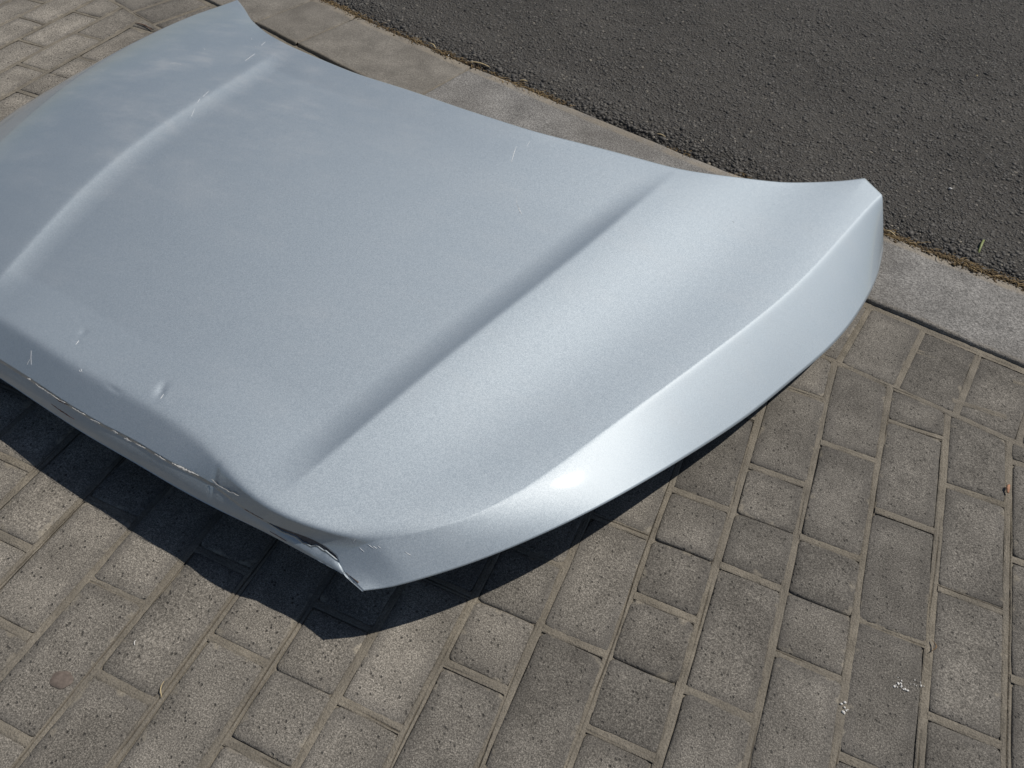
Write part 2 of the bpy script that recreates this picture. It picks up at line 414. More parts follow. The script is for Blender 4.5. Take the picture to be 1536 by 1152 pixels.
# sand in the joints: lumpy strips with a thin crack that wanders from one side to the other
V = []; F = []; dirt = []
jr = random.Random(9); base_i = 0
for pts, kind in joints:
    if len(pts) < 2: continue
    P2 = np.array(pts, float)
    seg = np.r_[0, np.cumsum(np.linalg.norm(np.diff(P2, axis=0), axis=1))]
    n = max(3, int(seg[-1] / 0.06)); tt = np.linspace(0, seg[-1], n)
    P2 = np.c_[np.interp(tt, seg, P2[:, 0]), np.interp(tt, seg, P2[:, 1])]
    tg = np.gradient(P2, axis=0); tg /= np.linalg.norm(tg, axis=1, keepdims=True) + 1e-9; nm = np.c_[-tg[:, 1], tg[:, 0]]
    sd0 = jr.randint(0, 9999)
    side = np.clip(fbm(tt * 0.35, np.full(n, sd0 * 1.37), 3, 2) * 3.2, -1, 1) * 0.040
    open_ = np.clip(fbm(tt * 0.55 + 9, np.full(n, sd0 * 2.1), 5, 3) * 3.0 + 0.15, 0, 1)
    hw = 0.060 if kind != 'k' else 0.11
    lev = -0.006 + 0.018 * fbm(tt * 0.8, np.full(n, sd0 * 0.7), 8, 3)
    offs = np.linspace(-hw, hw, 15); b0 = sum(len(q) for q in V)
    O = offs[None, :]; cr = open_[:, None] * np.clip(1 - np.abs(O - side[:, None]) / 0.012, 0, 1)
    PX = P2[:, 0:1] + nm[:, 0:1] * O; PY = P2[:, 1:2] + nm[:, 1:2] * O
    z = lev[:, None] - 0.020 * (O / hw) ** 4 * (0.5 if kind != 'k' else 0) + 0.010 * (hash2((PX * 60).astype(int), (PY * 60).astype(int), 4) - .5) - 0.045 * cr
    V.append(np.stack([PX, PY, z], -1).reshape(-1, 3)); dirt.append(np.clip(cr * 0.9, 0, 1).ravel())
    f = grid_faces(n, 15) + b0; F.append(f)
me = mesh_np('joint_sand', np.concatenate(V), np.concatenate(F))
at = me.attributes.new('dirt', 'FLOAT', 'POINT'); at.data.foreach_set('value', np.concatenate(dirt).astype(np.float32))
link('joint_sand', me, M_SAND, parent=pavement, kind='stuff')

# ------------------------------------------------------------------ kerb stones
kerb = link('kerb', strip_sheet('kerb', np.linspace(-60, 60, 121), 0.10, KW - 0.10, 2, -0.5, M_SOIL), M_SOIL, kind='structure')
def kerb_stone(x0, x1, mat, dz, seed, g0=0.03, g1=0.03):
    n = max(8, int((x1 - x0) / 0.10)); ds = [(0.00, -0.75), (0.0, -0.05), (0.015, -0.015), (0.05, 0.0)] + [(d, 0.0) for d in np.linspace(0.12, KW - 0.14, 22)] + [(KW - 0.06, -0.005), (KW - 0.012, -0.03), (KW, -0.09), (KW, -0.75)]
    V = []; rim = []
    X = np.r_[x0 + g0, x0 + g0 + 0.012, np.linspace(x0 + g0 + 0.05, x1 - g1 - 0.05, n), x1 - g1 - 0.012, x1 - g1]
    for i, x in enumerate(X):
        ez = -0.05 if i in (0, len(X) - 1) else (-0.012 if i in (1, len(X) - 2) else 0)
        for d, z in ds:
            nz = 0.020 * float(fbm(x * 0.9, d * 0.9, seed, 4))
            jd = 0.03 * float(fbm(x * 1.3, d * 0.2 + 30, seed + 3, 4)) if (d < 0.06 or d > KW - 0.07) else 0
            p = kerb_pt(x, d + jd); V.append((p[0], p[1], KZ + dz + (z + min(ez, 0) if z > -0.5 else z) + (nz if z > -0.5 else 0)))
            rim.append(0.8 if d > KW - 0.25 else (0.35 if d < 0.08 else 0.0))
    F = grid_faces(len(X), len(ds))[:, ::-1]
    k = len(ds)
    F = [tuple(f) for f in F] + [tuple(range(k)), tuple(range(len(V) - 1, len(V) - 1 - k, -1))]
    me = mesh_np('kerb_stone', V, F)
    at = me.attributes.new('rim', 'FLOAT', 'POINT'); at.data.foreach_set('value', np.array(rim, np.float32))
    return link('kerb_stone', me, mat, parent=kerb)
for x0, x1, m, dz in ((-18, -6.05, M_KERB_S, 0.0), (-6.05, -4.35, M_KERB_S, 0.01), (-4.35, -0.12, M_KERB_S, 0.0), (-0.12, 9.75, M_KERB_G, 0.015), (9.75, 19.7, M_KERB_G, 0.0), (19.7, 29.7, M_KERB_G, 0.0)):
    kerb_stone(x0, x1, m, dz, int(x0 * 7) + 300)
# mortar between the kerb stones
V = []; F = []
for x in (-6.05, -4.35, -0.12):
    b = len(V); n = 40
    for i, d in enumerate(np.linspace(0.05, KW - 0.06, n)):
        for o in (-0.05, -0.02, 0.0, 0.02, 0.05):
            p = kerb_pt(x + o, d); V.append((p[0], p[1], KZ - 0.03 + 0.05 * vnoise(d * 4, x * 9 + o * 30, 3) + (0.012 if abs(o) < .01 else 0)))
    F.append(grid_faces(n, 5) + b)
me = mesh_np('kerb_mortar', V, np.concatenate(F)[:, ::-1]); at = me.attributes.new('dirt', 'FLOAT', 'POINT')
link('kerb_mortar', me, M_SAND, parent=kerb, kind='stuff')

# ------------------------------------------------------------------ road: binder sheet plus the aggregate in it
RZ = KZ + 0.02
def road_z(x, d):
    """height of the asphalt at distance d from its ragged edge by the kerb"""
    return RZ - 0.16 * np.exp(-np.maximum(d, 0) / 0.13) + 0.05 * np.exp(-((d - 0.75) / 0.5) ** 2) + 0.05 * fbm(x * 0.7, d * 0.7, 41, 3)
def rag(x): return 0.26 * fbm(x * 0.9, np.zeros_like(x) + 3.3, 61, 4) + 0.06 * fbm(x * 5, np.zeros_like(x) + 8.3, 62, 2)
X = np.r_[np.arange(-60, -13, 2.0), np.arange(-13, 19, 0.11), np.arange(19, 60, 2.0)]
D = np.r_[np.arange(-0.10, 3, 0.06), np.arange(3, 17, 0.15), np.arange(17, 80, 3.0)]
V = np.zeros((len(X), len(D), 3))
for i, x in enumerate(X):
    for_d = D
    p0 = kerb_pt(x, KW); p1 = kerb_pt(x, KW + 1)
    dirn = p1 - p0; r = float(rag(np.array(x)))
    dd = np.where(D < 0.6, D + np.maximum(r, -0.05) * np.clip(1 - D / 0.6, 0, 1), D)
    V[i, :, 0] = p0[0] + dirn[0] * dd; V[i, :, 1] = p0[1] + dirn[1] * dd
    V[i, :, 2] = road_z(np.full(len(D), x), D)
    V[i, 0, 2] = -0.4
V[:, :, 2] += 0.022 * fbm(V[:, :, 0] * 3.5, V[:, :, 1] * 3.5, 77, 2) * (D < 17)
road = link('road', mesh_np('road', V.reshape(-1, 3), grid_faces(len(X), len(D))[:, ::-1]), M_ASPH, kind='structure')

def lump_proto(k, seed):
    """a small crushed stone: jittered octahedron cut once"""
    bm = bmesh.new(); bmesh.ops.create_icosphere(bm, subdivisions=1, radius=1.0)
    r = random.Random(seed)
    for v in bm.verts: v.co *= r.uniform(0.72, 1.1)
    bm.verts.index_update()
    V = np.array([v.co[:] for v in bm.verts]); F = np.array([[v.index for v in f.verts] for f in bm.faces if f.normal.z > -0.35]); bm.free()
    return V, F
PROTO = [lump_proto(0, s) for s in range(6)]
def scatter(points, sizes, flat, seed):
    r = np.random.default_rng(seed); VV = []; FF = []; b = 0
    idx = r.integers(0, len(PROTO), len(points))
    for q in range(len(PROTO)):
        sel = np.where(idx == q)[0]
        if not len(sel): continue
        PV, PF = PROTO[q]; m = len(sel)
        a = r.uniform(0, 2 * np.pi, m); ca, sa = np.cos(a), np.sin(a); st = r.uniform(0.75, 1.3, m)
        x = PV[None, :, 0] * st[:, None]; y = PV[None, :, 1] / st[:, None]; z = np.repeat(PV[None, :, 2], m, 0) * flat
        X3 = np.stack([x * ca[:, None] - y * sa[:, None], x * sa[:, None] + y * ca[:, None], z], -1) * sizes[sel][:, None, None]
        X3 += points[sel][:, None, :]
        VV.append(X3.reshape(-1, 3)); FF.append((PF[None] + (np.arange(m) * len(PV))[:, None, None] + b).reshape(-1, 3)); b += m * len(PV)
    return np.concatenate(VV), np.concatenate(FF)
# aggregate: dense where the road is seen
N = 205000
x = rng.uniform(-11, 24, N); d = rng.uniform(-0.02, 15.5, N) ** 1.0
ok = np.ones(N, bool); pts = np.zeros((N, 3))
sl = np.polyval(np.polyder(KB), np.clip(x, -9, 15.5)); nl = np.hypot(sl, 1)
rg = np.maximum(rag(x), -0.05); dd = np.where(d < 0.6, d + rg * np.clip(1 - d / 0.6, 0, 1), d)
pts[:, 0] = x - sl / nl * (KW + dd); pts[:, 1] = curve_y(x) + (KW + dd) / nl
pts[:, 2] = road_z(x, d) + 0.022 * fbm(pts[:, 0] * 3.5, pts[:, 1] * 3.5, 77, 2)
cc = (pts - _C) @ _R; px = cc[:, 0] / -cc[:, 2] * 27.66 / 36; py = cc[:, 1] / -cc[:, 2] * 27.66 / 36
ok = (cc[:, 2] < -0.1) & (np.abs(px) < 0.72) & (np.abs(py) < 0.42)
pts = pts[ok]; d = d[ok]
size = np.clip(rng.lognormal(math.log(0.026), 0.38, len(pts)), 0.014, 0.07) * (1 + 0.7 * np.exp(-d / 0.5))
pts[:, 2] += rng.uniform(-0.30, 0.08, len(pts)) * size
V, F = scatter(pts, size, 0.62, 3)
link('asphalt_aggregate', mesh_np('asphalt_aggregate', V, F, smooth=False), M_STONE, parent=road, kind='stuff')

# litter caught between kerb and asphalt: crumbs of dry grass, grit and seed husks
N = 16000
x = rng.uniform(-8, 16, N); d = rng.normal(-0.03, 0.075, N)
keep = fbm(x * 0.55, x * 0 + 2.2, 91, 3) + rng.uniform(-0.28, 0.28, N) > 0.06
x, d = x[keep], d[keep]; rg = np.maximum(rag(x), -0.05)
sl = np.polyval(np.polyder(KB), np.clip(x, -9, 15.5)); nl = np.hypot(sl, 1); dd = KW + d + np.maximum(rg, 0) * 0.6
pts = np.c_[x - sl / nl * dd, curve_y(x) + dd / nl, KZ - 0.01 + rng.uniform(-0.03, 0.03, len(x))]
V, F = scatter(pts, np.clip(rng.lognormal(math.log(0.015), 0.55, len(x)), 0.005, 0.05), 0.4, 4)
link('gutter_litter', mesh_np('gutter_litter', V, F, smooth=False), M_LITTER, kind='stuff', label='brown dry litter and husks caught between the kerb and the asphalt', cat='litter')

# ------------------------------------------------------------------ the car bonnet
NCREASE = [[5.786, -2.317, 1.32], [6.021, -2.215, 1.35], [6.239, -2.101, 1.38], [6.473, -1.908, 1.4], [6.832, -1.513, 1.42], [7.168, -1.003, 1.42], [7.469, -0.339, 1.41], [7.783, 0.366, 1.4], [8.624, 2.212, 1.32], [9.084, 3.311, 1.27], [9.585, 4.509, 1.21], [9.968, 5.478, 1.17], [10.265, 6.437, 1.15], [10.695, 7.885, 1.14], [11.006, 8.863, 1.15]]
NEDGE = [[6.398, -2.519, 1.06], [6.535, -2.416, 1.08], [6.92, -2.069, 1.11], [7.412, -1.535, 1.15], [7.908, -0.935, 1.18], [8.233, -0.486, 1.17], [8.767, 0.43, 1.05], [9.283, 1.476, 0.8], [9.852, 2.604, 0.66], [10.304, 3.709, 0.57], [10.708, 4.626, 0.51], [11.024, 5.568, 0.47], [11.238, 6.57, 0.44], [11.37, 7.445, 0.43], [11.358, 8.253, 0.44]]
NCORNER = [[6.398, -2.519, 1.06], [6.233, -2.639, 1.03], [6.104, -2.718, 1.01], [5.909, -2.833, 1.0]]
NCREST = [[4.4, -2.573, 1.54], [4.509, -2.165, 1.56], [4.617, -1.781, 1.57], [4.715, -1.426, 1.58], [4.869, -0.77, 1.59], [5.06, -0.116, 1.59], [5.233, 0.642, 1.59], [5.542, 1.715, 1.58], [5.806, 2.606, 1.57], [6.129, 3.833, 1.54], [6.487, 5.13, 1.51], [6.769, 6.388, 1.48], [7.089, 7.506, 1.44]]
FCREST = [[-1.86, -1.42, 1.48], [-1.993, -0.709, 1.5], [-2.096, -0.329, 1.54], [-2.275, 0.468, 1.6], [-2.403, 1.199, 1.64], [-2.482, 1.914, 1.67], [-2.629, 3.264, 1.69], [-2.594, 5.063, 1.66], [-2.608, 6.525, 1.58], [-2.697, 8.193, 1.48]]
FSIL = [[-4.1, -0.7, 1.08], [-4.75, 0.1, 1.09], [-5.3, 1.25, 1.10], [-5.717, 2.562, 1.12], [-5.979, 3.701, 1.14], [-6.24, 4.914, 1.14], [-6.377, 5.864, 1.12], [-6.405, 6.91, 1.1], [-6.368, 7.928, 1.07], [-6.291, 9.077, 1.04], [-6.15, 9.9, 1.02], [-5.85, 10.5, 1.0]]
FEDGE = [[-4.8, -0.95, 0.66], [-5.5, -0.3, 0.63], [-6.3, 1.0, 0.61], [-6.85, 2.4, 0.61], [-7.168, 3.663, 0.62], [-7.23, 4.3, 0.63], [-7.23, 4.95, 0.65], [-7.12, 5.6, 0.66], [-6.98, 7.0, 0.68], [-6.75, 8.6, 0.70], [-6.45, 9.7, 0.74], [-6.0, 10.5, 0.86]]
REAR = [[10.989, 8.991, 1.16], [10.567, 9.375, 1.21], [10.254, 9.139, 1.19], [9.67, 8.802, 1.18], [9.05, 8.389, 1.22], [8.407, 8.099, 1.29], [7.773, 7.794, 1.37], [7.083, 7.529, 1.44], [5.608, 7.33, 1.56], [4.062, 7.098, 1.67], [2.51, 7.198, 1.68], [1.035, 7.389, 1.66], [-0.393, 7.558, 1.61], [-1.79, 7.936, 1.53], [-2.579, 8.182, 1.48], [-3.573, 8.682, 1.34], [-4.588, 9.412, 1.16], [-5.293, 10.064, 1.05], [-5.85, 10.5, 1.0]]
Q = [[-4.1, -0.7, 1.08], [-3.2, -1.1, 1.30], [-2.2, -1.36, 1.46], [-1.049, -1.515, 1.6], [-0.103, -1.67, 1.62], [0.652, -1.803, 1.63], [1.514, -1.876, 1.64], [2.385, -1.993, 1.64], [3.151, -2.13, 1.62], [3.727, -2.403, 1.6], [4.411, -2.582, 1.56], [4.719, -2.562, 1.52], [5.013, -2.537, 1.48], [5.302, -2.493, 1.44], [5.573, -2.435, 1.4], [5.8, -2.335, 1.36]]
NOSE = [[-4.5, -1.0, 0.88], [-3.2, -1.5, 1.06], [-2.0, -1.8, 1.19], [-0.866, -1.965, 1.26], [-0.194, -2.064, 1.28], [0.682, -2.213, 1.31], [1.379, -2.304, 1.33], [2.008, -2.347, 1.35], [2.654, -2.433, 1.37], [3.234, -2.468, 1.38], [3.465, -2.492, 1.37], [3.765, -2.549, 1.34], [4.025, -2.599, 1.31], [4.378, -2.628, 1.27], [4.697, -2.608, 1.25], [4.955, -2.589, 1.24], [5.105, -2.577, 1.23], [5.288, -2.59, 1.2], [5.404, -2.615, 1.14]]
FRONT = [[-4.7, -1.1, 0.66], [-3.2, -1.65, 0.80], [-2.0, -1.93, 0.89], [-0.918, -2.086, 0.95], [0.141, -2.257, 0.97], [1.122, -2.407, 1.0], [2.008, -2.497, 1.02], [2.867, -2.6, 1.04], [3.644, -2.66, 1.06], [4.362, -2.673, 1.06], [4.93, -2.723, 1.06], [5.118, -2.735, 1.05], [5.396, -2.736, 1.04], [5.593, -2.757, 1.02]]
FTIP = [[5.593, -2.757, 1.02], [5.742, -2.795, 1.01], [5.909, -2.833, 1.0]]

def dense(pts, n=400, lam=8.0):
    """resample by length and smooth (second-difference penalty), ends kept"""
    P = np.array(pts, float); s = np.r_[0, np.cumsum(np.linalg.norm(np.diff(P, axis=0), axis=1))]
    t = np.linspace(0, s[-1], n); X = np.stack([np.interp(t, s, P[:, k]) for k in range(3)], 1)
    if lam > 0:
        h = s[-1] / n; w = (lam * 0.1 / h) ** 4 * 0.02
        Dm = np.zeros((n - 2, n))
        for i in range(n - 2): Dm[i, i:i + 3] = (1, -2, 1)
        W = np.ones(n); W[0] = W[-1] = 1e7
        X = np.linalg.solve(np.diag(W) + w * Dm.T @ Dm, W[:, None] * X)
    return X
def at_frac(X, u):
    s = np.r_[0, np.cumsum(np.linalg.norm(np.diff(X, axis=0), axis=1))]; s /= s[-1]
    u = np.asarray(u); return np.stack([np.interp(u, s, X[:, k]) for k in range(3)], -1)
def split(X, *ps):
    """cut a dense curve at the points nearest to ps"""
    idx = [0] + [int(np.argmin(((X - np.array(p)) ** 2).sum(1))) for p in ps] + [len(X) - 1]
    return [X[a:b + 1] for a, b in zip(idx[:-1], idx[1:])]
def ease(n, p=0.6):
    """0..1 samples gathered towards both ends"""
    t = np.linspace(0, 1, n); return (1 - p) * t + p * (t - np.sin(2 * np.pi * t) / (2 * np.pi))

ncrease, nedge, ncrest = dense(NCREASE, lam=16), dense(NEDGE, lam=10), dense(NCREST, lam=18)
fcrest, fsil, fedge = dense(FCREST, lam=18), dense(FSIL, lam=16), dense(FEDGE, lam=16)
rear = dense(REAR[1:][::-1], 500, lam=6); rear = np.vstack([rear, np.linspace(rear[-1], np.array(REAR[0]), 12)[1:]])
qc, nose, front = dense(Q, 500, lam=8), dense(NOSE, 500, lam=3), dense(FRONT, 500, lam=6)

NT_ = 230
T = ease(NT_, 0.35)
a, b, c, d = (at_frac(k, T) for k in (fsil, fcrest, ncrest, ncrease))
N0, N1, N2 = 90, 230, 120
s0, s1, s2 = ease(N0, 0.5), ease(N1, 0.75), ease(N2, 0.6)

def herm(z0, z1, m0, m1, t):
    return z0 * (2*t**3 - 3*t**2 + 1) + m0 * (t**3 - 2*t**2 + t) + z1 * (-2*t**3 + 3*t**2) + m1 * (t**3 - t**2)
def seg(p, q, t, m0, m1):
    L = np.linalg.norm((q - p)[:, :2], axis=1)[:, None]
    X = p[:, None, :] + (q - p)[:, None, :] * t[None, :, None]
    X[:, :, 2] = herm(p[:, None, 2], q[:, None, 2], m0[:, None] * L, m1[:, None] * L, t[None])
    return X, L
fade = np.clip(T / 0.16, 0, 1) ** 2 * (3 - 2 * np.clip(T / 0.16, 0, 1)) * np.clip((1 - T) / 0.24, 0, 1) ** 1.2
fade_far = np.clip(T / 0.10, 0, 1) * np.clip((1 - T) / 0.10, 0, 1)
DEPTH = 0.100 * fade
one = np.ones(NT_)
X0, _ = seg(a, b, s0, 0.26 * one, 0.04 * one)
X1, L1 = seg(b, c, s1, 0.09 * one, -0.03 * one)
dist0 = s1[None] * L1; dist1 = (1 - s1[None]) * L1
def foot(x, w): return 1 - np.clip(1 - x / w, 0, 1) ** 2.2
mixw = np.clip((s1[None] - 0.3) / 0.4, 0, 1)
X1[:, :, 2] -= (DEPTH[:, None] * mixw + 0.100 * fade_far[:, None] * (1 - mixw)) * foot(dist0, 0.62) * foot(dist1, 0.58)
# near shoulder: falls away from the crest, hollows out, lifts again to the flank line
X2, L2 = seg(c, d, s2, -0.10 * one, 0.02 - 0.10 * T)
hollow = np.sin(np.pi * s2[None] ** 1.1) ** 2 * (0.02 + 0.07 * T[:, None])
X2[:, :, 2] -= hollow
top = np.concatenate([X0, X1[:, 1:], X2[:, 1:]], 1)            # (t, s, 3)
sf = np.r_[s0, 1 + s1[1:], 2 + s2[1:]]
def along(curve, cuts):
    p0, p1, p2 = split(curve, *cuts)
    return np.concatenate([at_frac(p0, s0), at_frac(p1, s1)[1:], at_frac(p2, s2)[1:]], 0)
q_s = along(qc, (fcrest[0], ncrest[0])); r_s = along(rear, (fcrest[-1], ncrest[-1]))
w0 = np.clip(1 - T / 0.30, 0, 1); w0 = w0 * w0 * (3 - 2 * w0); w1 = np.clip((T - 0.55) / 0.45, 0, 1); w1 = w1 * w1 * (3 - 2 * w1)
d1 = r_s - top[-1]; ker = np.exp(-0.5 * (np.arange(-60, 61) / 22.0) ** 2); ker /= ker.sum()
d1s = np.stack([np.convolve(np.pad(d1[:, k], 60, mode='edge'), ker, mode='valid') for k in range(3)], 1)
w2 = np.clip((T - 0.93) / 0.07, 0, 1) ** 2
top = top + w0[:, None, None] * (q_s - top[0])[None] + w1[:, None, None] * d1s[None] + w2[:, None, None] * (d1 - d1s)[None]

# flanks
def flank(inner, outer, n, bulge):
    u = np.linspace(0, 1, n)[1:]; X = inner[:, None, :] + (outer - inner)[:, None, :] * u[None, :, None]
    X[:, :, 2] += bulge * np.sin(np.pi * u)[None]
    return X
NF = 26
near_in = top[:, -1]; far_in = top[:, 0]
near = flank(near_in, at_frac(nedge, np.linspace(0, 1, NT_) ** 1.0 * 0.4 + 0.6 * T), NF, 0.014)
far = flank(far_in, at_frac(fedge, T), NF, 0.03)[:, ::-1]
body = np.concatenate([far, top, near], 1)
ncol = body.shape[1]
# nose: from the soft line down to the bumper edge
NN = 26
un = np.linspace(0, 1, NN)[1:]
n_s = along(nose, (np.array([-2.0, -1.8, 1.26]), np.array([4.2, -2.62, 1.31])))
dn = n_s - q_s
nose_rows = q_s[None] + dn[None] * un[:, None, None]
nose_rows[:, :, 2] += 0.004 * np.sin(np.pi * un)[:, None]
# corners (bilinear Coons patches)
def coons(top_row, left_col, right_col, bot_row):
    """top_row (m), bot_row (m), left_col (n), right_col (n)"""
    m, n = len(top_row), len(left_col); u = np.linspace(0, 1, m)[None, :, None]; v = np.linspace(0, 1, n)[:, None, None]
    A = (1 - v) * top_row[None] + v * bot_row[None]; B = (1 - u) * left_col[:, None] + u * right_col[:, None]
    C = (1 - u) * (1 - v) * top_row[0] + u * (1 - v) * top_row[-1] + (1 - u) * v * bot_row[0] + u * v * bot_row[-1]
    return A + B - C
tip = np.array(NCORNER[-1]); ntip = np.array([5.62, -2.745, 1.03])
tr = np.vstack([near_in[0][None], near[0]]); lc = np.vstack([q_s[-1][None], nose_rows[:, -1]])
ec = at_frac(dense(NCORNER, 60, 0), np.linspace(0, 1, NN))
br = at_frac(np.vstack([n_s[-1], [5.50, -2.70, 1.06], ntip, tip]), np.linspace(0, 1, NF))
cn = coons(tr, lc, ec, br)[1:, 1:]
trf = np.vstack([far_in[0][None], far[0][::-1]]); lcf = np.vstack([q_s[0][None], nose_rows[:, 0]])
ftip = np.array([-4.95, -1.12, 0.66])
ecf = at_frac(np.array([trf[-1], ftip]), np.linspace(0, 1, NN)); brf = at_frac(np.array([n_s[0], ftip]), np.linspace(0, 1, NF))
cf = coons(trf, lcf, ecf, brf)[1:, 1:][:, ::-1]
rows_front = np.concatenate([cf, nose_rows, cn], 1)[::-1]      # from the nose edge up to the soft line
G = np.concatenate([rows_front, body], 0)                     # (rows, cols, 3)
NR, NC = G.shape[:2]; RQ = len(rows_front)

# round the creases a little: repeated averaging across them, outer rim kept
def relax(G, axis, it, wt):
    for _ in range(it):
        g = np.moveaxis(G, axis, 0); n = g.copy()
        n[1:-1] = g[1:-1] + wt[1:-1] * (0.5 * (g[:-2] + g[2:]) - g[1:-1]); G = np.moveaxis(n, 0, axis)
    return G
jx = len(far[0]) + len(sf) - 1; fc_, nc_ = len(far[0]) + N0 - 1, len(far[0]) + N0 + N1 - 2
wc = np.full((NC, 1, 1), 0.08)
for col in (len(far[0]), jx): wc[col - 2:col + 3] = 0.7
G = relax(G, 1, 4, wc)
wc = np.zeros((NC, 1, 1))
for col in (fc_, nc_): wc[col - 12:col + 13, 0, 0] = 0.95 * np.cos(np.linspace(-1.3, 1.3, 25))
G = relax(G, 1, 16, wc)
wr = np.full((NR, 1, 1), 0.15); wr[max(RQ - 4, 1):RQ + 5] = 0.9
G = relax(G, 0, 7, wr)

# dents
def normals(G):
    du = np.gradient(G, axis=1); dv = np.gradient(G, axis=0); n = np.cross(du, dv); n /= np.linalg.norm(n, axis=2, keepdims=True) + 1e-12
    n *= np.sign(n[:, :, 2:3] + 1e-9); return n
def dent(cx, cy, ang, la, lb, depth):
    global G
    x = G[:, :, 0] - cx; y = G[:, :, 1] - cy; u = x * math.cos(ang) + y * math.sin(ang); v = -x * math.sin(ang) + y * math.cos(ang)
    G = G + normals(G) * (depth * np.exp(-(u / la) ** 2 - (v / lb) ** 2))[:, :, None]
DENTS = [(1.985, -1.62, 0.35, 0.055, 0.13, -0.026), (2.05, -1.61, 0.35, 0.025, 0.10, 0.008), (0.155, -1.18, 0.4, 0.045, 0.07, -0.013), (0.24, -1.39, 0.3, 0.03, 0.06, -0.005),
         (3.46, -2.46, 0.10, 0.05, 0.16, -0.022), (1.36, -1.88, -0.15, 0.13, 0.03, -0.012)]
for q in DENTS: dent(*q)

HOOD_BVH = None
bonnet = link('car_bonnet', None, label='dented silver car bonnet lying on the grey pavers beside the kerb', cat='car bonnet')
bonnet.location = (0.22, 0.25, 0.0)
BO = np.array([2.2, 2.5, 0.0])
M_PAINT = mat_paint()
M_METAL = mat_plain('bare_inner_metal', (0.20, 0.165, 0.145), 0.55, 0.5, 0.25, 220)
M_UNDER = mat_plain('dark_underside_primer', (0.09, 0.09, 0.092), 0.6)

# panel skin with thickness: top sheet, bottom sheet, rim
nrm = normals(G); TH = 0.014
Vt = (G - BO).reshape(-1, 3); Vb = (G - BO - nrm * TH).reshape(-1, 3); nV = len(Vt)
Ft = grid_faces(NR, NC)
if np.cross(Vt[Ft[50000, 1]] - Vt[Ft[50000, 0]], Vt[Ft[50000, 2]] - Vt[Ft[50000, 0]])[2] < 0: Ft = Ft[:, ::-1]
Fb = Ft[:, ::-1] + nV
rim = [i for i in range(NC)] + [r * NC + NC - 1 for r in range(1, NR)] + [(NR - 1) * NC + i for i in range(NC - 2, -1, -1)] + [r * NC for r in range(NR - 2, 0, -1)]
rim = np.array(rim); rn = np.roll(rim, -1); Fr = np.c_[rim, rim + nV, rn + nV, rn]
me = mesh_np('outer_panel', np.vstack([Vt, Vb]), np.vstack([Ft, Fb, Fr]))
outer = link('outer_panel', me, M_PAINT, parent=bonnet)

# lip under the nose edge
NL = 9; ul = np.linspace(0, 1, NL)
edge_top = np.vstack([G[0]])                                  # nose edge incl. both corners
fr_full = np.concatenate([at_frac(np.array([ftip, front[0]]), np.linspace(0, 1, NF - 1, endpoint=False)), along(front, (np.array([-2.0, -1.93, .89]), np.array([4.2, -2.67, 1.06]))), at_frac(np.array(FTIP), np.linspace(0, 1, NF))[1:]], 0)
ntop = edge_top.copy(); ntop[:, 2] -= 0.012; ntop[:, 1] += 0.006
xx = ntop[:, 0]
tear = np.clip((xx - 4.35) / 0.5, 0, 1) * np.clip((5.62 - xx) / 0.12, 0, 1)
jag = np.clip(0.35 + 0.9 * fbm(xx * 2.2, xx * 0 + 4.4, 19, 2) + 0.25 * fbm(xx * 14, xx * 0 + 1.1, 23, 2), 0.0, 0.8)
ltop = ntop + (fr_full - ntop) * (tear * (0.15 + 0.5 * jag))[:, None]
lip = ltop[None] + (fr_full - ltop)[None] * ul[:, None, None]
lip[:, :, 1] -= 0.02 * np.sin(np.pi * ul)[:, None]
lip[:, :, 1] -= (tear * 0.02 * (vnoise(xx * 9, xx * 0, 4) + .5))[None] * (1 - ul)[:, None]
nrm_l = np.array([0.0, 1.0, 0.0]); L3 = (lip - BO)
Vl = np.vstack([L3.reshape(-1, 3), (L3 + np.array([0, 0.014, 0])).reshape(-1, 3)]); nl_ = NL * NC
Fl = grid_faces(NL, NC); rim = np.array([i for i in range(NC)] + [r * NC + NC - 1 for r in range(1, NL)] + [(NL - 1) * NC + i for i in range(NC - 2, -1, -1)] + [r * NC for r in range(NL - 2, 0, -1)])
rn = np.roll(rim, -1)
link('front_lip', mesh_np('front_lip', Vl, np.vstack([Fl[:, ::-1], Fl + nl_, np.c_[rim, rim + nl_, rn + nl_, rn][:, ::-1]])), M_PAINT, parent=bonnet)
# reinforcement behind the torn corner
sel = np.where((xx > 3.9) & (xx < 5.75))[0]
ra = ntop[sel] + np.array([0, 0.022, -0.005]); rb = fr_full[sel] + np.array([0, 0.022, 0.02])
rw = ra[None] + (rb - ra)[None] * np.linspace(0, 1, 6)[:, None, None]; rw[:, :, 1] += 0.006 * np.sin(np.linspace(0, 9, len(sel)))[None]
rw = np.concatenate([rw, rw[::-1] + np.array([0, 0.03, 0])], 0)
link('torn_reinforcement', mesh_np('torn_reinforcement', (rw - BO).reshape(-1, 3), grid_faces(12, len(sel))[:, ::-1]), M_METAL, parent=bonnet)

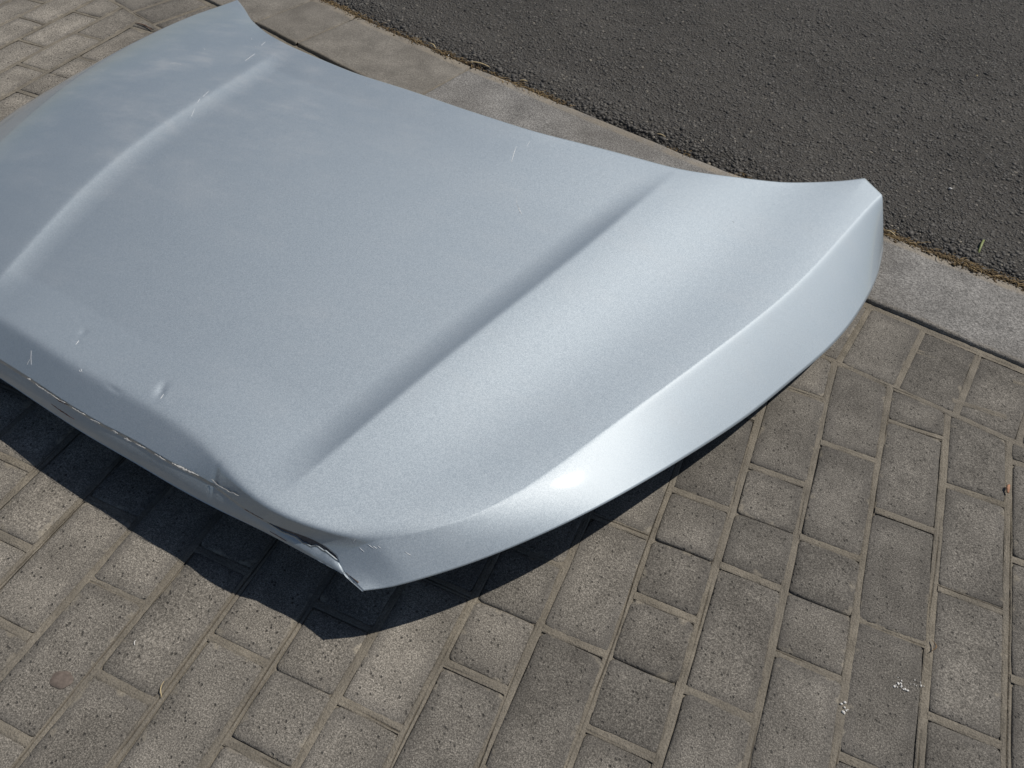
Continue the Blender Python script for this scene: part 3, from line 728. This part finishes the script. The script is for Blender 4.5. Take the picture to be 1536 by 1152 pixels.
# inner panel under the skin, with hinge brackets and the latch catch that carry the bonnet
ri = np.linspace(RQ + 3, NR - 6, 46).astype(int); ci = np.linspace(12, NC - 13, 80).astype(int)
I = G[np.ix_(ri, ci)].copy(); rr = np.linspace(0, 1, 46)[:, None]; cc_ = np.linspace(0, 1, 80)[None]
rimd = np.minimum(np.minimum(rr, 1 - rr) * 9, np.minimum(cc_, 1 - cc_) * 12)
ribs = np.clip(1.4 * np.cos(cc_ * 2 * np.pi * 5) + 1.1 * np.cos(rr * 2 * np.pi * 2), -1, 1)
I[:, :, 2] -= 0.08 + np.clip(rimd, 0, 1) * (0.22 + 0.10 * ribs)
I2 = np.concatenate([I, I[::-1] - np.array([0, 0, 0.02])], 0)
link('inner_panel', mesh_np('inner_panel', (I2 - BO).reshape(-1, 3), grid_faces(92, 80)), M_UNDER, parent=bonnet)
def bracket(x, y, ztop, w, l):
    bm = bmesh.new(); h = ztop
    for (cx, cy, cz, sx, sy, sz) in ((0, 0, 0.04, w, l, 0.06), (0, 0, h / 2, w * 0.3, l * 0.8, h), (0, 0, h - 0.03, w, l, 0.06)):
        r = bmesh.ops.create_cube(bm, size=1.0)
        for v in r['verts']: v.co = Vector(((v.co.x * sx + cx + x - BO[0]), (v.co.y * sy + cy + y - BO[1]), (v.co.z * sz + cz))) * U
    bmesh.ops.bevel(bm, geom=bm.edges[:], offset=0.0008, segments=1, affect='EDGES')
    me = bpy.data.meshes.new('bracket'); bm.to_mesh(me); bm.free(); return me
link('hinge_bracket', bracket(8.6, 7.0, 1.05, 0.4, 1.1), M_UNDER, parent=bonnet)
link('hinge_bracket', bracket(-4.4, 8.0, 0.78, 0.4, 1.1), M_UNDER, parent=bonnet)
link('latch_catch', bracket(1.4, -1.2, 1.2, 0.6, 0.3), M_UNDER, parent=bonnet)

# marks on the panel: scratches down to the primer, chips along the nose edge, rust
PANEL_BVH = BVHTree.FromPolygons([Vector(v) for v in (G.reshape(-1, 3)).tolist()], [tuple(int(i) for i in f) for f in Ft])
LIP_BVH = BVHTree.FromPolygons([Vector(v) for v in lip.reshape(-1, 3).tolist()], [tuple(int(i) for i in f) for f in grid_faces(NL, NC)[:, ::-1]])
def ribbon(name, pts, w, mat, jag=0.25, seed=0, lift=0.006, off=None):
    """a thin uneven streak lying on the painted surface"""
    P = np.array(pts, float); s = np.r_[0, np.cumsum(np.linalg.norm(np.diff(P, axis=0), axis=1))]
    n = max(4, int(s[-1] / 0.022)); t = np.linspace(0, s[-1], n); r = random.Random(seed)
    L = []
    for k in range(n):
        q = Vector([float(np.interp(t[k], s, P[:, a])) for a in range(3)])
        h1 = PANEL_BVH.find_nearest(q); h2 = LIP_BVH.find_nearest(q); h = h1 if h1[3] <= h2[3] else h2
        nn = h[1].copy(); 
        if nn.dot(Vector(CAM) - h[0]) < 0: nn = -nn
        L.append((h[0], nn))
    V = []
    for k in range(n):
        a, b = L[max(k - 1, 0)][0], L[min(k + 1, n - 1)][0]; tg = (b - a).normalized(); side = L[k][1].cross(tg).normalized()
        e = min(1.0, 0.25 + 3.0 * min(k, n - 1 - k) / n)
        wl = w * e * (1 + r.uniform(-jag, jag) * 2); wr_ = w * e * (1 + r.uniform(-jag, jag) * 2)
        c = L[k][0] + L[k][1] * lift + (off if off else Vector((0, 0, 0)))
        V += [c - side * wl - L[k][1] * lift * 0.8, c, c + side * wr_ - L[k][1] * lift * 0.8]
    V = np.array([v[:] for v in V]) - BO
    return link(name, mesh_np(name, V, grid_faces(n, 3)), mat, parent=bonnet)
M_RUST = mat_plain('rust', (0.24, 0.125, 0.10), 0.9, var=0.4, scale=900)
SCRATCHES = [[[3.954, 6.495, 1.649], [3.997, 6.264, 1.64], [4.082, 5.941, 1.623]], [[4.127, 6.77, 1.653], [4.131, 6.59, 1.647]], [[4.561, 5.093, 1.625], [4.656, 4.906, 1.625], [4.831, 4.655, 1.622]], [[4.718, 4.823, 1.624], [4.886, 4.618, 1.621]], [[-4.387, 6.229, 1.467], [-4.273, 6.294, 1.473], [-4.096, 6.263, 1.49]], [[-2.336, 4.451, 1.631], [-2.468, 4.724, 1.636]], [[-2.548, 4.911, 1.642], [-2.601, 5.065, 1.642]], [[-2.61, 5.161, 1.638], [-2.658, 5.413, 1.625]], [[-3.75, 8.295, 1.359], [-3.589, 8.131, 1.382]], [[-3.341, 7.877, 1.416], [-3.235, 7.836, 1.425]], [[-3.212, 7.983, 1.417], [-3.251, 8.192, 1.402]], [[-2.977, 7.073, 1.497], [-3.029, 7.485, 1.464]], [[-4.311, 7.267, 1.4], [-4.186, 7.185, 1.416]], [[5.656, -2.453, 1.273], [5.733, -2.47, 1.256]], [[5.75, -2.388, 1.322], [5.835, -2.403, 1.309]], [[5.814, -2.381, 1.325], [5.876, -2.389, 1.317]], [[5.871, -2.36, 1.335], [5.924, -2.371, 1.325]], [[6.218, -2.28, 1.315], [6.311, -2.28, 1.283]], [[-0.323, -1.759, 1.518], [-0.284, -1.833, 1.463], [-0.229, -1.912, 1.405]], [[-0.305, -1.925, 1.382], [-0.302, -1.884, 1.417], [-0.281, -1.849, 1.45]], [[0.676, -1.781, 1.62], [0.73, -1.817, 1.61]], [[0.67, -1.804, 1.612], [0.698, -1.826, 1.603]], [[3.942, 1.981, 1.678], [3.992, 1.934, 1.677]], [[4.283, 1.732, 1.667], [4.333, 1.705, 1.665]], [[0.223, -1.345, 1.637], [0.258, -1.435, 1.637]], [[5.591, -2.404, 1.381], [5.56, -2.445, 1.322]], [[4.097, 2.384, 1.673], [4.123, 2.36, 1.672]], [[2.062, -1.667, 1.655], [2.076, -1.753, 1.652]], [[4.405, -0.64, 1.618], [4.429, -0.642, 1.618]], [[0.02, 7.264, 1.631], [0.104, 7.236, 1.634]], [[8.426, 6.593, 1.281], [8.463, 6.551, 1.274]]]
for k, q in enumerate(SCRATCHES): ribbon('scratch', q, 0.0035 if k % 3 else 0.005, M_CRACK, 0.35, k)
CHIPS = [[[-0.193, -2.065, 1.281], [-0.116, -2.075, 1.285]], [[-0.02, -2.089, 1.272], [0.06, -2.112, 1.26], [0.152, -2.122, 1.272], [0.246, -2.143, 1.267], [0.367, -2.157, 1.282]], [[0.367, -2.157, 1.282], [0.473, -2.177, 1.283], [0.564, -2.192, 1.286], [0.676, -2.205, 1.314]], [[0.81, -2.225, 1.3], [0.924, -2.241, 1.302], [1.099, -2.261, 1.327]], [[1.189, -2.279, 1.304], [1.297, -2.288, 1.313], [1.399, -2.298, 1.334]], [[1.623, -2.321, 1.317], [1.736, -2.326, 1.324]], [[1.853, -2.347, 1.308], [1.991, -2.355, 1.319]], [[2.068, -2.361, 1.324], [2.259, -2.375, 1.344]], [[2.428, -2.399, 1.348], [2.642, -2.425, 1.353]], [[2.768, -2.433, 1.377], [3.001, -2.448, 1.382], [3.229, -2.456, 1.393]], [[3.43, -2.455, 1.422], [3.483, -2.475, 1.404], [3.577, -2.483, 1.412]], [[3.577, -2.483, 1.412], [3.758, -2.509, 1.422], [3.936, -2.523, 1.462]]]
for k, q in enumerate(CHIPS): ribbon('paint_chip', q, 0.010 + 0.006 * (k in (5, 6)), M_WHITE, 0.45, 50 + k, off=Vector((0, -0.016, 0.012)))
RUST = [[[0.402, -2.182, 1.253], [0.552, -2.204, 1.263], [0.725, -2.217, 1.291]], [[0.331, -2.234, 1.137], [0.497, -2.265, 1.134], [0.675, -2.294, 1.138], [0.85, -2.316, 1.149]], [[4.017, -2.596, 1.285], [4.166, -2.612, 1.295], [4.325, -2.62, 1.286]], [[2.071, -2.372, 1.309], [2.174, -2.381, 1.317]], [[4.435, -2.675, 1.149], [4.698, -2.694, 1.116]]]
for k, q in enumerate(RUST): ribbon('rust_mark', q, 0.008 if k in (0, 1) else 0.006, M_RUST, 0.48, 80 + k)

# ------------------------------------------------------------------ small things lying about
def sliver_mesh(p0, p1, w, bend, lift, seed, name, seg=8, flat=0.5):
    r = random.Random(seed); a, b = np.array(p0, float), np.array(p1, float); d = b - a; nrm2 = np.array([-d[1], d[0], 0]); nrm2 /= np.linalg.norm(nrm2) + 1e-9
    o = (a + b) / 2; V = []; ring = 5
    for k in range(seg + 1):
        t = k / seg; c = a + d * t + nrm2 * bend * math.sin(math.pi * t) * np.linalg.norm(d) + np.array([0, 0, lift * math.sin(math.pi * t * 0.9) + w * 0.4])
        ww = w * (0.35 + 0.65 * math.sin(math.pi * min(1, 0.12 + 0.85 * t))) * r.uniform(0.85, 1.1)
        for j in range(ring):
            an = 2 * math.pi * j / ring; V.append(c + nrm2 * ww * math.cos(an) + np.array([0, 0, ww * flat * math.sin(an)]))
    F = [(k * ring + j, k * ring + (j + 1) % ring, (k + 1) * ring + (j + 1) % ring, (k + 1) * ring + j) for k in range(seg) for j in range(ring)]
    F += [tuple(range(ring - 1, -1, -1)), tuple(seg * ring + j for j in range(ring))]
    return np.array(V) - np.array([o[0], o[1], 0.0]), F, o
def sliver(name, p0, p1, w, mat, label, cat, group=None, z=0.0, bend=0.08, lift=0.03, seed=1):
    f = 1 - z / CAM[2]
    def lo(p): return np.array([CAM[0] + (p[0] - CAM[0]) * f, CAM[1] + (p[1] - CAM[1]) * f, z])
    V, F, o = sliver_mesh(lo(p0), lo(p1), w, bend, lift, seed, name)
    ob = link(name, mesh_np(name, V, F), mat, label=label, cat=cat, group=group); ob.location = (o[0] * U, o[1] * U, 0)
    return ob
GS = 'dry straws in the kerb joint'
sliver('straw', (0.206, 12.177), (0.823, 12.132), 0.026, M_STRAW, 'long pale straw at the asphalt edge beyond the kerb stone joint', 'straw', GS, 0.13, 0.05, 0.03, 1)
sliver('straw', (-1.275, 12.604), (-0.967, 12.411), 0.022, M_STRAW, 'short straw nearest the top edge, at the rim of the smooth kerb stone', 'straw', GS, 0.12, 0.1, 0.03, 2)
sliver('straw', (1.808, 11.883), (2.007, 11.91), 0.024, M_STRAW, 'stubby straw at the asphalt edge right of the long straw', 'straw', GS, 0.12, 0.05, 0.02, 3)
sliver('straw', (5.818, 11.05), (6.053, 11.004), 0.020, M_STRAW, 'tiny straw at the asphalt edge behind the middle of the bonnet', 'straw', GS, 0.12, 0.05, 0.02, 4)
sliver('straw', (11.42, 9.63), (11.66, 9.47), 0.020, M_STRAW, 'straw peeping out beside the raised right corner of the bonnet', 'straw', GS, 0.12, 0.05, 0.03, 5)
sliver('straw', (4.024, -4.757), (3.92, -4.582), 0.010, M_STRAW, 'thin bleached straw lying in the joint of the lower left pavers', 'straw', None, 0.02, 0.12, 0.03, 6)
sliver('straw', (3.254, -4.366), (3.22, -4.301), 0.009, M_WHITE, 'tiny white bit of straw on a lower left paver', 'straw', None, 0.01, 0.1, 0.01, 7)
sliver('grass_blade', (13.334, 9.683), (13.427, 10.207), 0.030, M_GREEN, 'green grass blade standing by the asphalt edge on the far right', 'grass blade', None, 0.12, 0.04, 0.10, 8)
sliver('dry_leaf', (13.977, 3.318), (13.995, 3.496), 0.032, mat_plain('red_brown_leaf', (0.42, 0.22, 0.13), 0.7), 'reddish dry leaf scrap in a joint near the right edge', 'leaf', None, 0.02, 0.1, 0.03, 9)
sliver('dead_weed', (13.018, 0.20), (13.01, 0.01), 0.011, mat_plain('brown_stem', (0.20, 0.13, 0.07), 0.8), 'curled brown dry stem in a paver joint near the right edge', 'weed', None, 0.02, 0.30, 0.04, 10)
sliver('twig', (-8.966, 9.73), (-8.278, 9.597), 0.024, mat_plain('dark_twig', (0.12, 0.07, 0.05), 0.85), 'dark twig lying in the paver joint beyond the far side of the bonnet', 'twig', None, 0.02, 0.06, 0.03, 11)

def lump(name, spots, flat, mat, label, cat, z, seed):
    cen = np.mean([[s[0], s[1]] for s in spots], 0)
    pts = np.array([[s[0] - cen[0], s[1] - cen[1], z] for s in spots]); V, F = scatter(pts, np.array([s[2] for s in spots], float), flat, seed)
    o = link(name, mesh_np(name, V, F), mat, label=label, cat=cat); o.location = (cen[0] * U, cen[1] * U, 0); return o
lr = random.Random(4)
lump('bird_dropping', [(12.673 + lr.gauss(0, .06), -0.634 + lr.gauss(0, .05), lr.uniform(.008, .022)) for _ in range(16)] + [(12.90 + lr.gauss(0, .05), -0.54 + lr.gauss(0, .04), lr.uniform(.006, .016)) for _ in range(9)], 0.25, M_WHITE, 'white splatter of small flecks on a paver at the lower right', 'bird dropping', 0.006, 1)
lump('white_crumb', [(12.043 + lr.gauss(0, .03), -1.263 + lr.gauss(0, .03), lr.uniform(.012, .026)) for _ in range(7)], 0.6, M_WHITE, 'white crumb wedged in the paver joint below the splatter', 'crumb', 0.01, 2)
lump('white_chip', [(-0.37, 12.03, 0.022), (-0.385, 12.09, 0.02)], 0.5, M_WHITE, 'small curved white chip on the smooth kerb stone', 'chip', KZ + 0.02, 3)
lump('white_pebble', [(12.60, 11.72, 0.040)], 0.6, M_WHITE, 'white pebble on the asphalt near the right edge', 'pebble', RZ + 0.05, 4)
lump('pale_pebble', [(12.98, 17.9, 0.034)], 0.6, M_STRAW, 'pale sliver of stone on the asphalt at the upper right', 'pebble', RZ + 0.05, 5)
# trodden chewing gum: flat uneven disc
n = 22; V = [(0, 0, 0.016)]
for rr_, zz in ((0.07, 0.016), (0.115, 0.012), (0.135, 0.003)):
    for k in range(n):
        an = 2 * math.pi * k / n; q = rr_ * (1 + 0.10 * math.sin(2 * an + 1) + 0.05 * math.sin(5 * an)); V.append((q * math.cos(an), q * 0.9 * math.sin(an), zz))
F = [(0, 1 + k, 1 + (k + 1) % n) for k in range(n)]
for j in range(2): F += [(1 + j * n + k, 1 + (j + 1) * n + k, 1 + (j + 1) * n + (k + 1) % n, 1 + j * n + (k + 1) % n) for k in range(n)]
o = link('gum_spot', mesh_np('gum_spot', V, F), mat_plain('trodden_gum', (0.150, 0.122, 0.104), 0.8, var=0.25, scale=240), label='round brown trodden gum spot on the lower left paver', cat='gum spot')
o.location = (2.742 * U, -5.102 * U, 0.0012)
# fibres of dry grass among the gutter litter
fr_ = random.Random(21); VV = []; FF = []; b0 = 0
for k in range(1100):
    x = fr_.uniform(-7, 15.5)
    if float(fbm(np.array(x * 0.55), np.array(2.2), 91, 3)) + fr_.uniform(-.3, .3) < 0.05: continue
    d = KW + fr_.gauss(-0.02, 0.07); p = kerb_pt(x, d); an = fr_.gauss(-0.22, 0.6); l = fr_.uniform(0.05, 0.22)
    V, F, o = sliver_mesh((p[0], p[1], KZ + 0.02), (p[0] + l * math.cos(an), p[1] + l * math.sin(an), KZ + 0.02 + fr_.uniform(0, .03)), fr_.uniform(0.004, 0.010), fr_.uniform(-.2, .2), 0.02, k, 'f', 4)
    VV.append(V + np.array([o[0], o[1], 0])); FF += [tuple(i + b0 for i in f) for f in F]; b0 += len(V)
link('dry_grass_fibres', mesh_np('dry_grass_fibres', np.concatenate(VV), FF), mat_plain('dry_grass', (0.36, 0.26, 0.13), 0.8, var=0.4, scale=120), kind='stuff', label='brown dry grass fibres lodged along the asphalt edge of the kerb', cat='dry grass')

print('pavers', n_pav, 'panel verts', nV)
